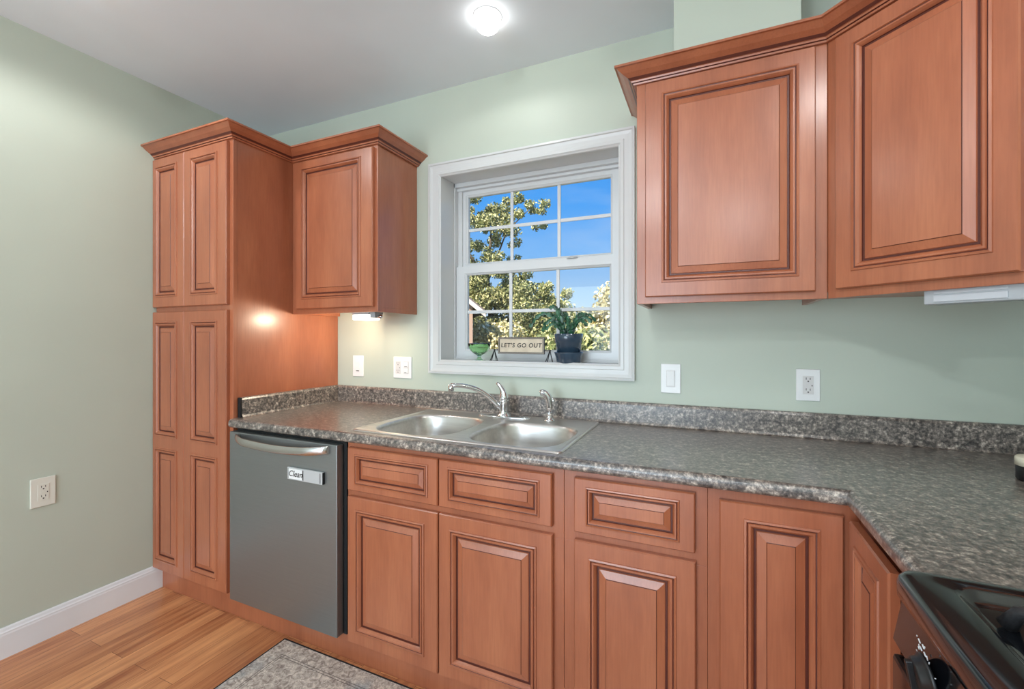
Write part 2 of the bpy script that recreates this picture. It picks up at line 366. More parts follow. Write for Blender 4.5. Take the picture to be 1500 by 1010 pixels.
# ------------------------------------------------------------------ window
win = MB()
cas = [(0, .0), (0, .020), (.010, .022), (.013, .017), (.026, .014), (.045, .013), (.047, .016), (.060, .016), (.0655, .010), (.069, .008), (.0715, 0)]
def frame_loops(x0, x1, z0, z1, prof):   # prof: (inset from outer, depth toward room)
    return [[(x0+d, -y, z0+d), (x1-d, -y, z0+d), (x1-d, -y, z1-d), (x0+d, -y, z1-d)] for d, y in prof]
c = MB().loops(frame_loops(-1.3525, -.2975, 1.098, 2.186, cas), 0, False)
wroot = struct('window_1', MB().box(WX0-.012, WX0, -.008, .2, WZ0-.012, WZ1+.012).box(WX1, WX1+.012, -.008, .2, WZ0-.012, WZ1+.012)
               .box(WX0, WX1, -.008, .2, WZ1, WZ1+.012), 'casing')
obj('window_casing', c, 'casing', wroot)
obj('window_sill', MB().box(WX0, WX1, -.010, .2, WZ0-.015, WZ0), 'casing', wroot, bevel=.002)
# vinyl frame
vf = MB()
for a, b_, y0, y1 in ((0, .006, .118, .2), (.006, .030, .150, .2)):
    vf.box(WX0+a, WX0+b_, y0, y1, WZ0, WZ1); vf.box(WX1-b_, WX1-a, y0, y1, WZ0, WZ1)
vf.box(WX0, WX1, .118, .2, WZ1-.022, WZ1).box(WX0, WX1, .140, .2, WZ1-.036, WZ1-.022).box(WX0, WX1, .126, .2, WZ0, WZ0+.014)
obj('window_frame', vf, 'vinyl', wroot, bevel=.0015)
def sash(name, x0, x1, z0, z1, y, st_l, st_r, top, bot, t=.030):
    gx0, gx1, gz0, gz1 = x0+st_l, x1-st_r, z0+bot, z1-top
    s = MB()
    prof = [((x0, x1, z0, z1), t), ((x0, x1, z0, z1), 0), ((gx0-.010, gx1+.010, gz0-.010, gz1+.010), 0), ((gx0-.008, gx1+.008, gz0-.008, gz1+.008), .003), ((gx0, gx1, gz0, gz1), .010), ((gx0, gx1, gz0, gz1), t), ((x0, x1, z0, z1), t)]
    s.loops([[(r[0], y+d, r[2]), (r[1], y+d, r[2]), (r[1], y+d, r[3]), (r[0], y+d, r[3])] for r, d in prof], 0, False)
    so = obj(name, s, 'vinyl', wroot)
    g = MB(); b = .0085
    for k in (1, 2):
        xc = gx0+(gx1-gx0)*k/3; g.box(xc-b, xc+b, y+.012, y+.020, gz0, gz1)
    zc = (gz0+gz1)/2
    for k in range(3):
        xa = gx0+(gx1-gx0)*k/3+(b if k else 0); xb = gx0+(gx1-gx0)*(k+1)/3-(b if k < 2 else 0)
        g.box(xa, xb, y+.012, y+.020, zc-b, zc+b)
    obj('window_grille', g, 'vinyl', so, bevel=.002)
    obj('glass_pane', MB().box(gx0, gx1, y+.0235, y+.0250, gz0, gz1), 'glass', so)
    return so
up = sash('upper_sash', WX0+.028, WX1-.006, 1.655, WZ1-.036, .163, .030, .066, .030, .035)
lo = sash('lower_sash', WX0+.008, WX1-.006, WZ0+.012, 1.668, .130, .062, .064, .048, .046)
lk = MB().lathe([(0, .008), (.026, .008), (.030, .003), (.030, 0)], (-.62, .146, 1.668), 24).box(-.628, -.612, .134, .150, 1.674, 1.681)
obj('sash_lock', lk, 'silver', lo)

# ------------------------------------------------------------------ cabinets
CR = [(0, 2.192), (.010, 2.192), (.012, 2.197), (.016, 2.199), (.018, 2.204), (.021, 2.205), (.028, 2.212), (.044, 2.222), (.056, 2.232), (.061, 2.236), (.068, 2.237), (.068, 2.2445), (0, 2.2445)]
CRM = [0, 0, 1, 0, 0, 1, 0, 0, 0, 0, 0, 0, 0]
FP, FU, FB = -.613, -.302, -.600
pathL = [(XL, FP), (-2.0, FP), (-2.0, FU), (-1.435, FU), (-1.435, -.001)]
d45 = .7071
pathR = [(-.245, -.001), (-.245, FU), (.329, FU), (.637, FU-.308), (XR-.001, FU-.308)]
# tall pantry
p = thing('pantry_cabinet', 'tall narrow cherry wood pantry cabinet with four doors against the green left wall', 'cabinet', (-2.3, -.3, 0))
obj('body', MB().box(XL+.001, -2.0, FP+.019, -.001, .100, 2.206).box(XL+.001, -1.998, FP, FP+.019, .100, 2.206), 'wood', p, bevel=.0012)
door('door', p, -2.597, -2.338, 1.435, 2.183, FP, ml=.022, mr=.050, mt=.040, mb_=.050)
door('door', p, -2.334, -2.021, 1.435, 2.183, FP, ml=.050, mr=.060, mt=.040, mb_=.050)
door('door', p, -2.597, -2.338, .116, 1.411, FP, ml=.022, mr=.050, cells=[(.045, .613), (.672, 1.247)])
door('door', p, -2.334, -2.021, .116, 1.411, FP, ml=.050, mr=.060, cells=[(.045, .613), (.672, 1.247)])
obj('crown_molding', sweep(MB(), pathL, CR, i0=0, i1=2, mis=CRM), ['wood', 'glaze'], p)
# left wall cabinet
c = thing('wall_cabinet', 'small cherry wall cabinet between the tall pantry and the window', 'cabinet', (-1.72, -.15, 1.405))
def wallbox(x0, x1): return MB().box(x0, x1, FU+.019, -.001, 1.425, 2.206).box(x0, x0+.016, FU+.019, -.001, 1.405, 1.425).box(x1-.016, x1, FU+.019, -.001, 1.405, 1.425).box(x0, x1+.0015, FU, FU+.019, 1.405, 2.206)
obj('body', wallbox(-1.999, -1.4365), 'wood', c, bevel=.0012)
door('door', c, -1.956, -1.452, 1.430, 2.181, FU, ml=.040, mr=.068, mt=.036, mb_=.048)
obj('crown_molding', sweep(MB(), pathL, CR, i0=2, i1=4, mis=CRM), ['wood', 'glaze'], c)
# right wall cabinet
c = thing('wall_cabinet', 'cherry wall cabinet just right of the window with one raised panel door', 'cabinet', (.04, -.15, 1.405))
obj('body', wallbox(-.245, .3275), 'wood', c, bevel=.0012)
door('door', c, -.214, .296, 1.428, 2.184, FU, ml=.056, mr=.044, mt=.044, mb_=.048)
obj('crown_molding', sweep(MB(), pathR, CR, i0=0, i1=2, mis=CRM), ['wood', 'glaze'], c)
# diagonal corner cabinet
c = thing('corner_wall_cabinet', 'cherry corner wall cabinet set diagonally at the upper right of the photo', 'cabinet', (.64, -.3, 1.405))
b = MB(); ply = [(.3305, -.001), (.3305, -.296), (.637+.004, -.6065), (XR-.001, -.6065), (XR-.001, -.001)]
b.prism(ply, 1.425, 2.206)
fr = [(.3305, FU), (.637, FU-.3065), (.637+.0135, FU-.293), (.3305+.0135, FU+.0135)]
b.prism(fr, 1.405, 2.206)
obj('body', b, 'wood', c, bevel=.0012)
DM = Matrix.Translation((.329+.034*d45, FU-.034*d45, 1.430)) @ Matrix.Rotation(-PI/4, 4, 'Z')
obj('door', door_mesh(.388, .752, ml=.046, mr=.042, mt=.042, mb_=.048), ['wood', 'glaze'], c, mtx=DM)
obj('crown_molding', sweep(MB(), pathR, CR, i0=2, i1=4, mis=CRM), ['wood', 'glaze'], c)
# base cabinets
def base(name, label, x0, x1, doors, drawers):
    t = thing(name, label, 'cabinet', ((x0+x1)/2, -.3, 0))
    obj('body', MB().box(x0+.0006, x1-.0006, FB, -.010, .1045, .650).box(x0+.0006, x1-.0006, FB, -.594, .650, .874).box(x0+.0006, x0+.018, -.594, -.010, .650, .874).box(x1-.018, x1-.0006, -.594, -.010, .650, .874), 'wood', t, bevel=.0008)
    for a, b_, kw in doors: door('door', t, a, b_, .093, .663, FB, **kw)
    for a, b_ in drawers: door('drawer_front', t, a, b_, .6875, .8545, FB, ml=.036, mr=.040, cells=[(.024, .143)], k=.78)
    return t
base('sink_base_cabinet', 'cherry sink base cabinet with two doors and two drawer fronts below the sink', -1.320, -.423,
     [(-1.305, -.886, dict(ml=.040, mr=.055, mt=.046, mb_=.046)), (-.881, -.457, dict(ml=.044, mr=.052, mt=.046, mb_=.046))], [(-1.305, -.886), (-.881, -.459)])
base('drawer_base_cabinet', 'narrow cherry base cabinet with one drawer, right of the sink cabinet', -.423, -.008,
     [(-.386, -.038, dict(ml=.045, mr=.050, mt=.046, mb_=.046))], [(-.386, -.040)])
# corner base
t = thing('corner_base_cabinet', 'cherry corner base cabinet with tall folding doors beside the black range', 'cabinet', (.45, -.4, 0))
obj('body', MB().box(-.008, .345, FB, -.010, .1045, .874).box(.335, XR-.002, -1.034, -.010, .1045, .874), 'wood', t, bevel=.0008)
d1 = obj('door', door_mesh(.278, .753, ml=.058, mr=.048, mt=.040, mb_=.046), ['wood', 'glaze'], t, loc=(.021, FB, .093))
DM = Matrix.Translation((.322, -.640, .093)) @ Matrix.Rotation(-PI/2, 4, 'Z')
d2 = obj('door', door_mesh(.252, .753, ml=.046, mr=.046, mt=.040, mb_=.046), ['wood', 'glaze'], t, mtx=DM)
# ------------------------------------------------------------------ worktop
SX0, SX1, SY0, SY1 = -1.298, -.452, -.580, -.062
wt = MB()
z0, z1 = .876, .914
for x0, x1, y0, y1 in ((-1.998, SX0, -.61, -.002), (SX0, SX1, -.61, SY0), (SX0, SX1, SY1, -.002), (SX1, .325, -.61, -.002), (.325, XR-.002, -1.035, -.002)):
    wt.box(x0, x1, y0, y1, z0, z1)
ep = [(0, z0)]+[(.012+.013*math.cos(a), z0+.012+.012*math.sin(a)) for a in [(-PI/2+PI/2*k/5) for k in range(6)]]+[(.008+.017*math.cos(a), z1-.017+.017*math.sin(a)) for a in [(PI/2*k/6) for k in range(7)]]+[(0, z1)]
sweep(wt, [(-1.998, -.61), (.325, -.61), (.325, -1.035)], ep)
top = tag(obj('worktop', wt, 'lam'), 'dark speckled grey brown laminate worktop running from the pantry round the corner', 'countertop')
bp = [(0, .9145), (.030, .9145), (.024, .918), (.020, .926), (.019, .996), (.015, 1.004), (.010, 1.007), (0, 1.007)]
obj('backsplash', sweep(MB(), [(-1.998, -.001), (XR-.002, -.001)], bp), 'lam', top)
obj('backsplash', sweep(MB(), [(-1.998, -.585), (-1.998, -.022)], bp, cap0=False).box(-1.998, -1.979, -.592, -.585, .9145, 1.006, 1), ['lam', 'void'], top)

# ------------------------------------------------------------------ sink
def rrect(x0, x1, y0, y1, r, z, n=8):
    pts = []
    for cx, cy, a0 in ((x1-r, y1-r, 0), (x0+r, y1-r, PI/2), (x0+r, y0+r, PI), (x1-r, y0+r, 3*PI/2)):
        for k in range(n+1):
            a = a0+PI/2*k/n; pts.append((cx+r*math.cos(a), cy+r*math.sin(a), z))
    return pts
def bowl_loop(x0, x1, y0, y1, ins, z, n=64, e=3.4):
    cx, cy, a, b = (x0+x1)/2, (y0+y1)/2, (x1-x0)/2-ins, (y1-y0)/2-ins; pts = []
    for k in range(n):
        t = 2*PI*k/n; c, s = math.cos(t), math.sin(t)
        pts.append((cx+a*math.copysign(abs(c)**(2/e), c), cy+b*math.copysign(abs(s)**(2/e), s), z))
    return pts
bm = bmesh.new()
def addloop(pts):
    vs = [bm.verts.new(p) for p in pts]
    return vs, [bm.edges.new((vs[i], vs[(i+1) % len(vs)])) for i in range(len(vs))]
DX0, DX1, DY0, DY1 = -1.313, -.437, -.594, -.046
rings = [addloop(rrect(DX0+i, DX1-i, DY0+i, DY1-i, .022-i*.6, z)) for i, z in ((0, .9145), (.002, .918), (.006, .9205), (.011, .9200), (.014, .9180), (.020, .9172))]
def bridge(A, B, sm=True):
    n = len(A)
    for i in range(n):
        f = bm.faces.new((A[i], A[(i+1) % n], B[(i+1) % n], B[i])); f.smooth = sm
for a, b_ in zip(rings, rings[1:]): bridge(a[0], b_[0])
holes = []
bowls = [(-1.282, -.893, -.568, -.158), (-.842, -.466, -.568, -.176)]
for B in bowls: holes.append(addloop(bowl_loop(*B, 0, .9172)))
bmesh.ops.triangle_fill(bm, use_beauty=True, use_dissolve=False, edges=rings[-1][1]+holes[0][1]+holes[1][1])
for (vs, es), B in zip(holes, bowls):
    prev = vs
    for ins, z in ((.004, .9160), (.008, .911), (.011, .900), (.018, .84), (.026, .785), (.036, .762), (.055, .748), (.09, .743), (.150, .740)):
        cur, _ = addloop(bowl_loop(*B, ins, z)); bridge(prev, cur); prev = cur
    f = bm.faces.new(prev); f.smooth = True
bmesh.ops.recalc_face_normals(bm, faces=bm.faces)
me = bpy.data.meshes.new('basin'); bm.to_mesh(me); bm.free(); me.materials.append(M['sinksteel'])
sk = thing('kitchen_sink', 'stainless steel double bowl drop-in sink set in the dark worktop below the window', 'sink', ((DX0+DX1)/2, (DY0+DY1)/2, .9145))
so = bpy.data.objects.new('basin', me); COL.objects.link(so); WM[so] = Matrix.Identity(4); so.parent = sk; so.matrix_parent_inverse = WM[sk].inverted()
for B in bowls:
    cx, cy = (B[0]+B[1])/2, (B[2]+B[3])/2
    obj('drain_strainer', MB().lathe([(.056, .7405), (.054, .744), (.046, .7445), (.040, .741), (.012, .7405), (.010, .748), (0, .749)], (cx, cy, 0), 32), 'chrome', sk)
# faucet
fc = thing('kitchen_faucet', 'chrome single lever kitchen faucet with long low curved spout on the sink', 'faucet', (-.872, -.104, .918))
esc = [[( -.872+ .132*s_*math.cos(2*PI*k/48), -.104+.030*s_*math.copysign(abs(math.sin(2*PI*k/48))**.8, math.sin(2*PI*k/48)), z) for k in range(48)] for s_, z in ((1, .9176), (.99, .921), (.95, .9235), (.80, .925), (.3, .9255))]
obj('deck_plate', MB().loops(esc, 0, True, cap0=True, cap1=True), 'chrome', fc)
obj('valve_body', MB().lathe([(.032, .9245), (.031, .929), (.024, .934), (.0225, .94), (.0225, .988), (.0235, .990), (.0235, .996), (.021, .999)], (-.872, -.104, 0), 32, cap1=True), 'chrome', fc)
sp = [(-.880, -.110, .950), (-.905, -.127, .985), (-.93, -.145, 1.014), (-.955, -.163, 1.036), (-.977, -.18, 1.050), (-1.0, -.197, 1.060), (-1.024, -.216, 1.066), (-1.048, -.234, 1.069), (-1.069, -.249, 1.069)]
s_ = MB().tube(sp, [.0115, .0112, .0108, .0105, .0103, .0102, .0102, .0105, .011], 18)
obj('spout', s_, 'chrome', fc)
obj('aerator', MB().lathe([(.0125, 1.074), (.0125, 1.046), (.0095, 1.044), (.009, 1.046)], (-1.066, -.247, 0), 24, cap0=True, cap1=True), 'chrome', fc)
hp = [(-.872, -.104, .994), (-.872, -.104, 1.008), (-.874, -.103, 1.022), (-.880, -.103, 1.040), (-.889, -.104, 1.056), (-.900, -.106, 1.068), (-.908, -.108, 1.074)]
obj('lever_handle', MB().tube(hp, [.0215, .0205, .017, .0125, .0095, .0085, .006], 20), 'chrome', fc)
# side sprayer
sp_ = thing('side_sprayer', 'short chrome pull-out side sprayer right of the faucet', 'sprayer', (-.650, -.104, .9176))
obj('sprayer_base', MB().lathe([(.026, .9176), (.026, .922), (.019, .927), (.014, .932), (.0135, .945), (.016, .948), (.016, .952)], (-.650, -.104, 0), 28, cap0=True, cap1=True), 'chrome', sp_)
obj('sprayer_head', MB().tube([(-.650, -.104, .952), (-.650, -.104, .985), (-.651, -.104, 1.004), (-.656, -.106, 1.022), (-.666, -.110, 1.036), (-.680, -.116, 1.043), (-.690, -.120, 1.041)], [.0125, .0135, .0155, .0165, .0155, .0145, .012], 20), 'chrome', sp_)
obj('spray_trigger', MB().tube([(-.639, -.100, .990), (-.635, -.098, 1.006), (-.640, -.100, 1.022)], [.005, .006, .004], 10), 'chrome', sp_)

# ------------------------------------------------------------------ dishwasher
dw = thing('dishwasher', 'stainless steel dishwasher with curved bar handle between pantry and sink cabinet', 'dishwasher', (-1.65, -.32, .1))
obj('tub', MB().box(-1.980, -1.3225, -.604, -.030, .106, .868), 'void', dw)
obj('door_panel', MB().box(-1.982, -1.338, -.640, -.606, .108, .862), 'steel', dw, bevel=.003)
hx0, hx1 = -1.925, -1.375; hl = []
for k in range(25):
    u = k/24; x = hx0+(hx1-hx0)*u; bow = math.sin(PI*u)
    y = -.648-.030*min(1, bow*2.2)**.8; z = .842-.016*bow
    hh = .017
    hl.append([(x, y+.007*math.cos(a)*1.0, z+hh*math.sin(a)*1.0) for a in [2*PI*j/16 for j in range(16)]])
obj('handle', MB().loops(hl, 0, True, cap0=True, cap1=True).box(hx0-.002, hx0+.022, -.650, -.6405, .828, .856).box(hx1-.022, hx1+.002, -.650, -.6405, .828, .856), 'handle', dw)
mg = thing('clean_sign_magnet', 'silver sliding magnet reading Clean stuck on the dishwasher door', 'magnet', (-1.5, -.641, .72))
obj('slider_frame', MB().box(-1.601, -1.405, -.6500, -.6410, .701, .751), 'silver', mg, bevel=.002)
obj('side_edge', MB().box(-1.4045, -1.4010, -.6495, -.6410, .703, .749), 'void', mg)
obj('word_plate', MB().box(-1.592, -1.513, -.6512, -.6502, .706, .746), 'plate', mg)
for a, b_ in ((-1.5125, -1.508), (-1.5945, -1.5925), (-1.4165, -1.4145)): obj('slide_bar', MB().box(a, b_, -.6512, -.6502, .706, .746), 'slot', mg)
def text(name, s, parent, mtx, size, m, shear=0, ext=.0003, align='CENTER', space=1.0, off=0):
    cu = bpy.data.curves.new(name, 'FONT'); cu.body = s; cu.size = size; cu.shear = shear; cu.extrude = ext; cu.align_x = align; cu.align_y = 'CENTER'; cu.space_character = space; cu.offset = off
    tmp = bpy.data.objects.new(name, cu); COL.objects.link(tmp)
    dg = bpy.context.evaluated_depsgraph_get(); me = bpy.data.meshes.new_from_object(tmp.evaluated_get(dg))
    bpy.data.objects.remove(tmp); o = bpy.data.objects.new(name, me); COL.objects.link(o)
    me.materials.clear(); me.materials.append(M[m]); WM[o] = mtx
    if parent: o.parent = parent; o.matrix_parent_inverse = WM[parent].inverted()
    o.matrix_basis = mtx; return o
RX = Matrix.Rotation(PI/2, 4, 'X')
text('lettering', 'Clean', mg, Matrix.Translation((-1.5525, -.6516, .7265)) @ RX, .034, 'signtext', .3, off=.0003)

# ------------------------------------------------------------------ wall plates
def wallplate(kind, label, c, w, h, style, side='back', pm='plate', dm='device', group=None, cat='outlet'):
    """built in local coords: x across, z up, front -y"""
    base = Matrix.Translation(c) @ (Matrix.Rotation(PI/2, 4, 'Z') if side == 'left' else Matrix.Identity(4))
    t = thing(kind, label, cat, c, group)
    def O(n, mb, m, par=None, bevel=0): return obj(n, mb, m, par or t, mtx=base, bevel=bevel)
    O('cover_plate', MB().box(-w/2, w/2, -.0065, -.0005, -h/2, h/2), pm, bevel=.0025)
    for x, st in style:
        if st == 'rocker':
            d = O('switch_insert', MB().box(x-.0175, x+.0175, -.0085, -.0066, -.0345, .0345), dm, bevel=.001)
            s = MB(); s.v += [(x-.0145, -.0086, -.030), (x+.0145, -.0086, -.030), (x+.0145, -.0086, .030), (x-.0145, -.0086, .030), (x-.0145, -.0090, -.030), (x+.0145, -.0090, -.030), (x+.0145, -.0135, .030), (x-.0145, -.0135, .030)]
            for q in ((4, 5, 6, 7), (0, 1, 5, 4), (1, 2, 6, 5), (2, 3, 7, 6), (3, 0, 4, 7)): s.face(q)
            O('rocker', s, 'plate', d)
        elif st == 'timer':
            d = O('switch_insert', MB().box(x-.0165, x+.0165, -.0082, -.0066, -.0335, .0335), 'plate', bevel=.0008)
            O('button', MB().box(x-.013, x+.013, -.0095, -.0083, .010, .028).box(x-.013, x+.013, -.0095, -.0083, -.012, .006), 'plate', d, .0008)
            O('slot', MB().box(x-.012, x+.010, -.0092, -.0083, -.030, -.0255), 'slot', d)
        elif st == 'pair':
            d = O('switch_insert', MB().box(x-.0165, x+.0165, -.0082, -.0066, -.0335, .0335), 'device', bevel=.0008)
            O('button', MB().box(x-.0135, x+.0135, -.0105, -.0083, .004, .029).box(x-.0135, x+.0135, -.0105, -.0083, -.029, -.004), 'plate', d, .001)
            O('slot', MB().box(x-.010, x+.008, -.0109, -.01055, .0045, .007), 'slot', d); O('slot', MB().box(x-.010, x+.004, -.0109, -.01055, -.0285, -.026), 'slot', d)
        else:
            d = O('outlet_insert', MB().box(x-.0172, x+.0172, -.0082, -.0066, -.0340, .0340), dm, bevel=.0008)
            s = MB()
            for zc in (.020, -.020):
                s.box(x-.0075, x-.0052, -.0085, -.0081, zc, zc+.008); s.box(x+.0050, x+.0073, -.0085, -.0081, zc, zc+.0075)
                s.lathe([(.0027, -.0085), (.0027, -.0081)], (x, 0, zc-.006), 12, axis='y', cap0=True, cap1=True)
            if st == 'gfci': s.box(x+.0105, x+.0135, -.0086, -.0081, -.004, .001)
            O('slots', s, 'slot', d)
            O('test_button', MB().box(x-.009, x+.004, -.0090, -.0083, -.0045, -.0005).box(x-.009, x+.004, -.0090, -.0083, .0010, .0050), dm, d, .0004)
    return t
wallplate('timer_switch', 'white single switch plate with a thin dark slot, nearest the pantry above the worktop', (-1.842, 0, 1.121), .078, .118, [(0, 'timer')], cat='switch')
wallplate('double_wall_plate', 'white double plate with an outlet and two buttons, under the left wall cabinet edge', (-1.530, 0, 1.121), .120, .116, [(-.027, 'gfci'), (.027, 'pair')])
wallplate('light_switch', 'white rocker light switch on the wall just right of the window', (-.153, 0, 1.114), .078, .122, [(0, 'rocker')], cat='switch')
wallplate('electrical_outlet', 'white outlet on the wall above the worktop corner, below the right cabinets', (.330, 0, 1.108), .076, .118, [(0, 'gfci')])
wallplate('electrical_outlet', 'off white outlet low on the green left wall above the baseboard', (XL, -1.028, .629), .078, .122, [(0, 'gfci')], side='left', pm='ivory', dm='ivory')

# ------------------------------------------------------------------ window sill things
ZS = WZ0+.0005
g = MB(); gx, gy = -1.078, .035
rip = lambda a, j: (.05*abs(math.cos(4*a))-.02) if 4 <= j <= 10 else 0
prof = [(.034, ZS), (.035, ZS+.003), (.024, ZS+.006), (.012, ZS+.012), (.008, ZS+.022), (.013, ZS+.030), (.030, ZS+.040), (.045, ZS+.054), (.053, ZS+.070), (.057, ZS+.086), (.0575, ZS+.090), (.054, ZS+.088), (.049, ZS+.070), (.041, ZS+.056), (.027, ZS+.044), (.006, ZS+.036), (0, ZS+.036)]
def ripple(a, j): return (.07*abs(math.cos(4*a))-.03)*(1 if 6 <= j <= 13 else 0)
g.lathe(prof, (gx, gy, 0), 64, cap0=True, ripple=ripple)
tag(obj('glass_dish', g, 'greenglass'), 'small green pressed glass footed dish at the left end of the window sill', 'dish')
# sign
sg = thing('tabletop_sign', 'small cream sign reading LETS GO OUT hanging on a dark wire stand on the sill', 'sign', (-.844, .035, ZS))
wr = MB(); r_ = .0021
for x in (-1.002+.010, -.688-.010):
    ap = (x, .035, ZS+.058)
    wr.tube([(x-.004, .008, ZS+r_), ap], r_, 8); wr.tube([(x+.004, .062, ZS+r_), ap], r_, 8)
    wr.tube([(x-.018, .020, ZS+r_), ap], r_, 8); wr.tube([(x+.018, .020, ZS+r_), ap], r_, 8)
    wr.lathe([(0, -.005), (.004, -.003), (.005, 0), (.004, .003), (0, .005)], ap, 12)
wr.tube([(-1.010, .020, ZS+r_), (-.680, .020, ZS+r_)], r_, 8)
wr.tube([(-.992, .035, ZS+.058), (-.698, .035, ZS+.058)], .0014, 8)
obj('wire_stand', wr, 'wire', sg)
sx0, sx1, sz0, sz1 = -.967, -.722, ZS+.040, ZS+.122
pl = MB(); pr = [(0, 0), (0, .008), (.0022, .008), (.0022, .0075), (.0068, .0075), (.0068, .0085), (.0088, .0085), (.0088, .006)]
lps = [[(sx0+d, .031-y, sz0+d), (sx1-d, .031-y, sz0+d), (sx1-d, .031-y, sz1-d), (sx0+d, .031-y, sz1-d)] for d, y in pr]
pl.loops(lps, 0, False, cap0=True, mis=[0, 0, 0, 1, 0, 0, 0])
obj('sign_frame', pl, ['wire', 'signedge'], sg)
obj('sign_face', MB().box(sx0+.0085, sx1-.0085, .0255, .029, sz0+.0085, sz1-.0085), 'signface', sg)
text('lettering', "LET'S GO OUT", sg, Matrix.Translation(((sx0+sx1)/2, .0250, (sz0+sz1)/2)) @ RX, .029, 'signtext', .12, space=1.16, off=.0006)
# potted cactus
px, py = -.609, .045
pt = thing('potted_plant', 'holiday cactus in a glazed navy pot with saucer at the right end of the sill', 'plant', (px, py, ZS))
obj('saucer', MB().lathe([(.052, ZS), (.056, ZS+.003), (.061, ZS+.030), (.067, ZS+.048), (.068, ZS+.052), (.063, ZS+.052), (.056, ZS+.030), (.050, ZS+.006), (0, ZS+.005)], (px, py, 0), 48, cap0=True), 'navy', pt)
obj('pot', MB().lathe([(.047, ZS+.007), (.050, ZS+.009), (.060, ZS+.095), (.064, ZS+.097), (.067, ZS+.1365), (.0655, ZS+.138), (.0625, ZS+.136), (.058, ZS+.095), (.056, ZS+.11)], (px, py, 0), 48, cap0=True), 'navy', pt)
obj('soil', MB().lathe([(.0585, ZS+.122), (.04, ZS+.126), (0, ZS+.128)], (px, py, 0), 24, cap0=True), 'soil', pt)
def stem(path, w):
    """chain of flat cactus pads along a path"""
    s = MB(); P = [Vector(p) for p in path]
    # resample in segments of ~2.4cm
    pts = [P[0]]; seg = .030
    tot = []; 
    for a, b_ in zip(P, P[1:]):
        n = max(1, round((b_-a).length/seg))
        for k in range(1, n+1): pts.append(a.lerp(b_, k/n))
    for a, b_ in zip(pts, pts[1:]):
        d = (b_-a); l = d.length; d.normalize(); side = d.cross(Vector((random.uniform(-.3, .3), -1, .25))).normalized()
        if side.length < .1: side = Vector((1, 0, 0))
        nrm = d.cross(side).normalized(); prof = [(0, .25), (.18, .7), (.45, .95), (.7, 1.0), (.86, .85), (1.0, .3)]
        lps = []
        for u, k in prof:
            c = a+d*l*u*1.04; ww = w*k
            lps.append([c+side*ww, c+nrm*.0022, c-side*ww, c-nrm*.0022])
        s.loops(lps, 0, False, cap0=True, cap1=True)
    return s
tops = [((-.795, -.03, .170), .235, .0095), ((-.74, 0, .15), .205, .008), ((-.715, .02, .222), .215, .009), ((-.695, -.03, .255), .25, .010), ((-.66, .0, .258), .22, .009), ((-.700, .02, .190), .19, .010),
        ((-.625, .01, .238), .205, .007), ((-.600, -.02, .205), .19, .009), ((-.520, -.03, .225), .215, .008), ((-.500, .0, .190), .212, .010), ((-.512, -.04, .172), .198, .009), ((-.545, .02, .23), .21, .008), ((-.485, .02, .195), .225, .007),
        ((-.75, .05, .18), .2, .009), ((-.56, .06, .2), .2, .009), ((-.65, .07, .24), .2, .008), ((-.58, -.06, .16), .185, .009), ((-.66, -.06, .165), .185, .009), ((-.71, -.04, .155), .185, .008)]
for i, ((x, dy, z), mz, wd_) in enumerate(tops):
    b0 = Vector((px+(x-px)*.10+random.uniform(-.012, .012), py+dy*.2, ZS+.125)); b2 = Vector((x, py+dy*.8, ZS+z)); 
    path = []
    for k in range(7):
        u = k/6; q = b0.lerp(b2, u); ctrl = ZS+mz
        q.z = (1-u)**2*b0.z+2*u*(1-u)*(2*ctrl-(b0.z+b2.z)/2)+u*u*b2.z if u < 1 else b2.z
        path.append(q)
    obj('stem', stem(path, wd_*1.08), 'leaf', pt, recalc=False)

# ------------------------------------------------------------------ lamps
def can_light(x, y, label, bm_, w=0, bl=.45):
    t = thing('ceiling_light', label, 'light', (x, y, ZC), 'recessed ceiling lights')
    obj('trim_ring', MB().lathe([(.058, ZC-.0005), (.058, ZC-.002), (.054, ZC-.003), (.050, ZC-.002), (.049, ZC-.0005)], (x, y, 0), 40), 'white', t)
    obj('bulb', MB().lathe([(.030, ZC-.001), (.040, ZC-.010), (.047, ZC-.024), (.0475, ZC-.034), (.043, ZC-.046), (.032, ZC-.056), (.016, ZC-.061), (0, ZC-.062)], (x, y, 0), 40, cap0=True), bm_, t)
    if w:
        l = light('bulb_light', 'SPOT', (x, y, ZC-.075), w, (.97, .98, .97), spot_size=math.radians(172), spot_blend=bl, shadow_soft_size=.045)
        l.parent = t; l.matrix_parent_inverse = WM[t].inverted()
can_light(-.820, -.365, 'round bright ceiling light with a glowing bulb above the window', 'bulb', 3.3, .3)
can_light(.52, -1.32, 'unseen round ceiling light over the range', 'bulb', 16)  # unseen lamp, set to brighten the right end of the worktop
can_light(-2.07, -1.15, 'added unseen fill light on the ceiling in front of the pantry', 'bulb', 14)  # unseen lamp added to brighten the left side
can_light(-.42, -1.60, 'added unseen fill light on the ceiling above the rug', 'bulb', 7)  # unseen lamp added as overhead fill
for x, y in ((-.5, -2.9), (.3, -3.9)):
    can_light(x, y, 'added unseen fill light on the ceiling behind the camera', 'bulb_far')  # unseen lamps added to lift the ceiling and fill the room
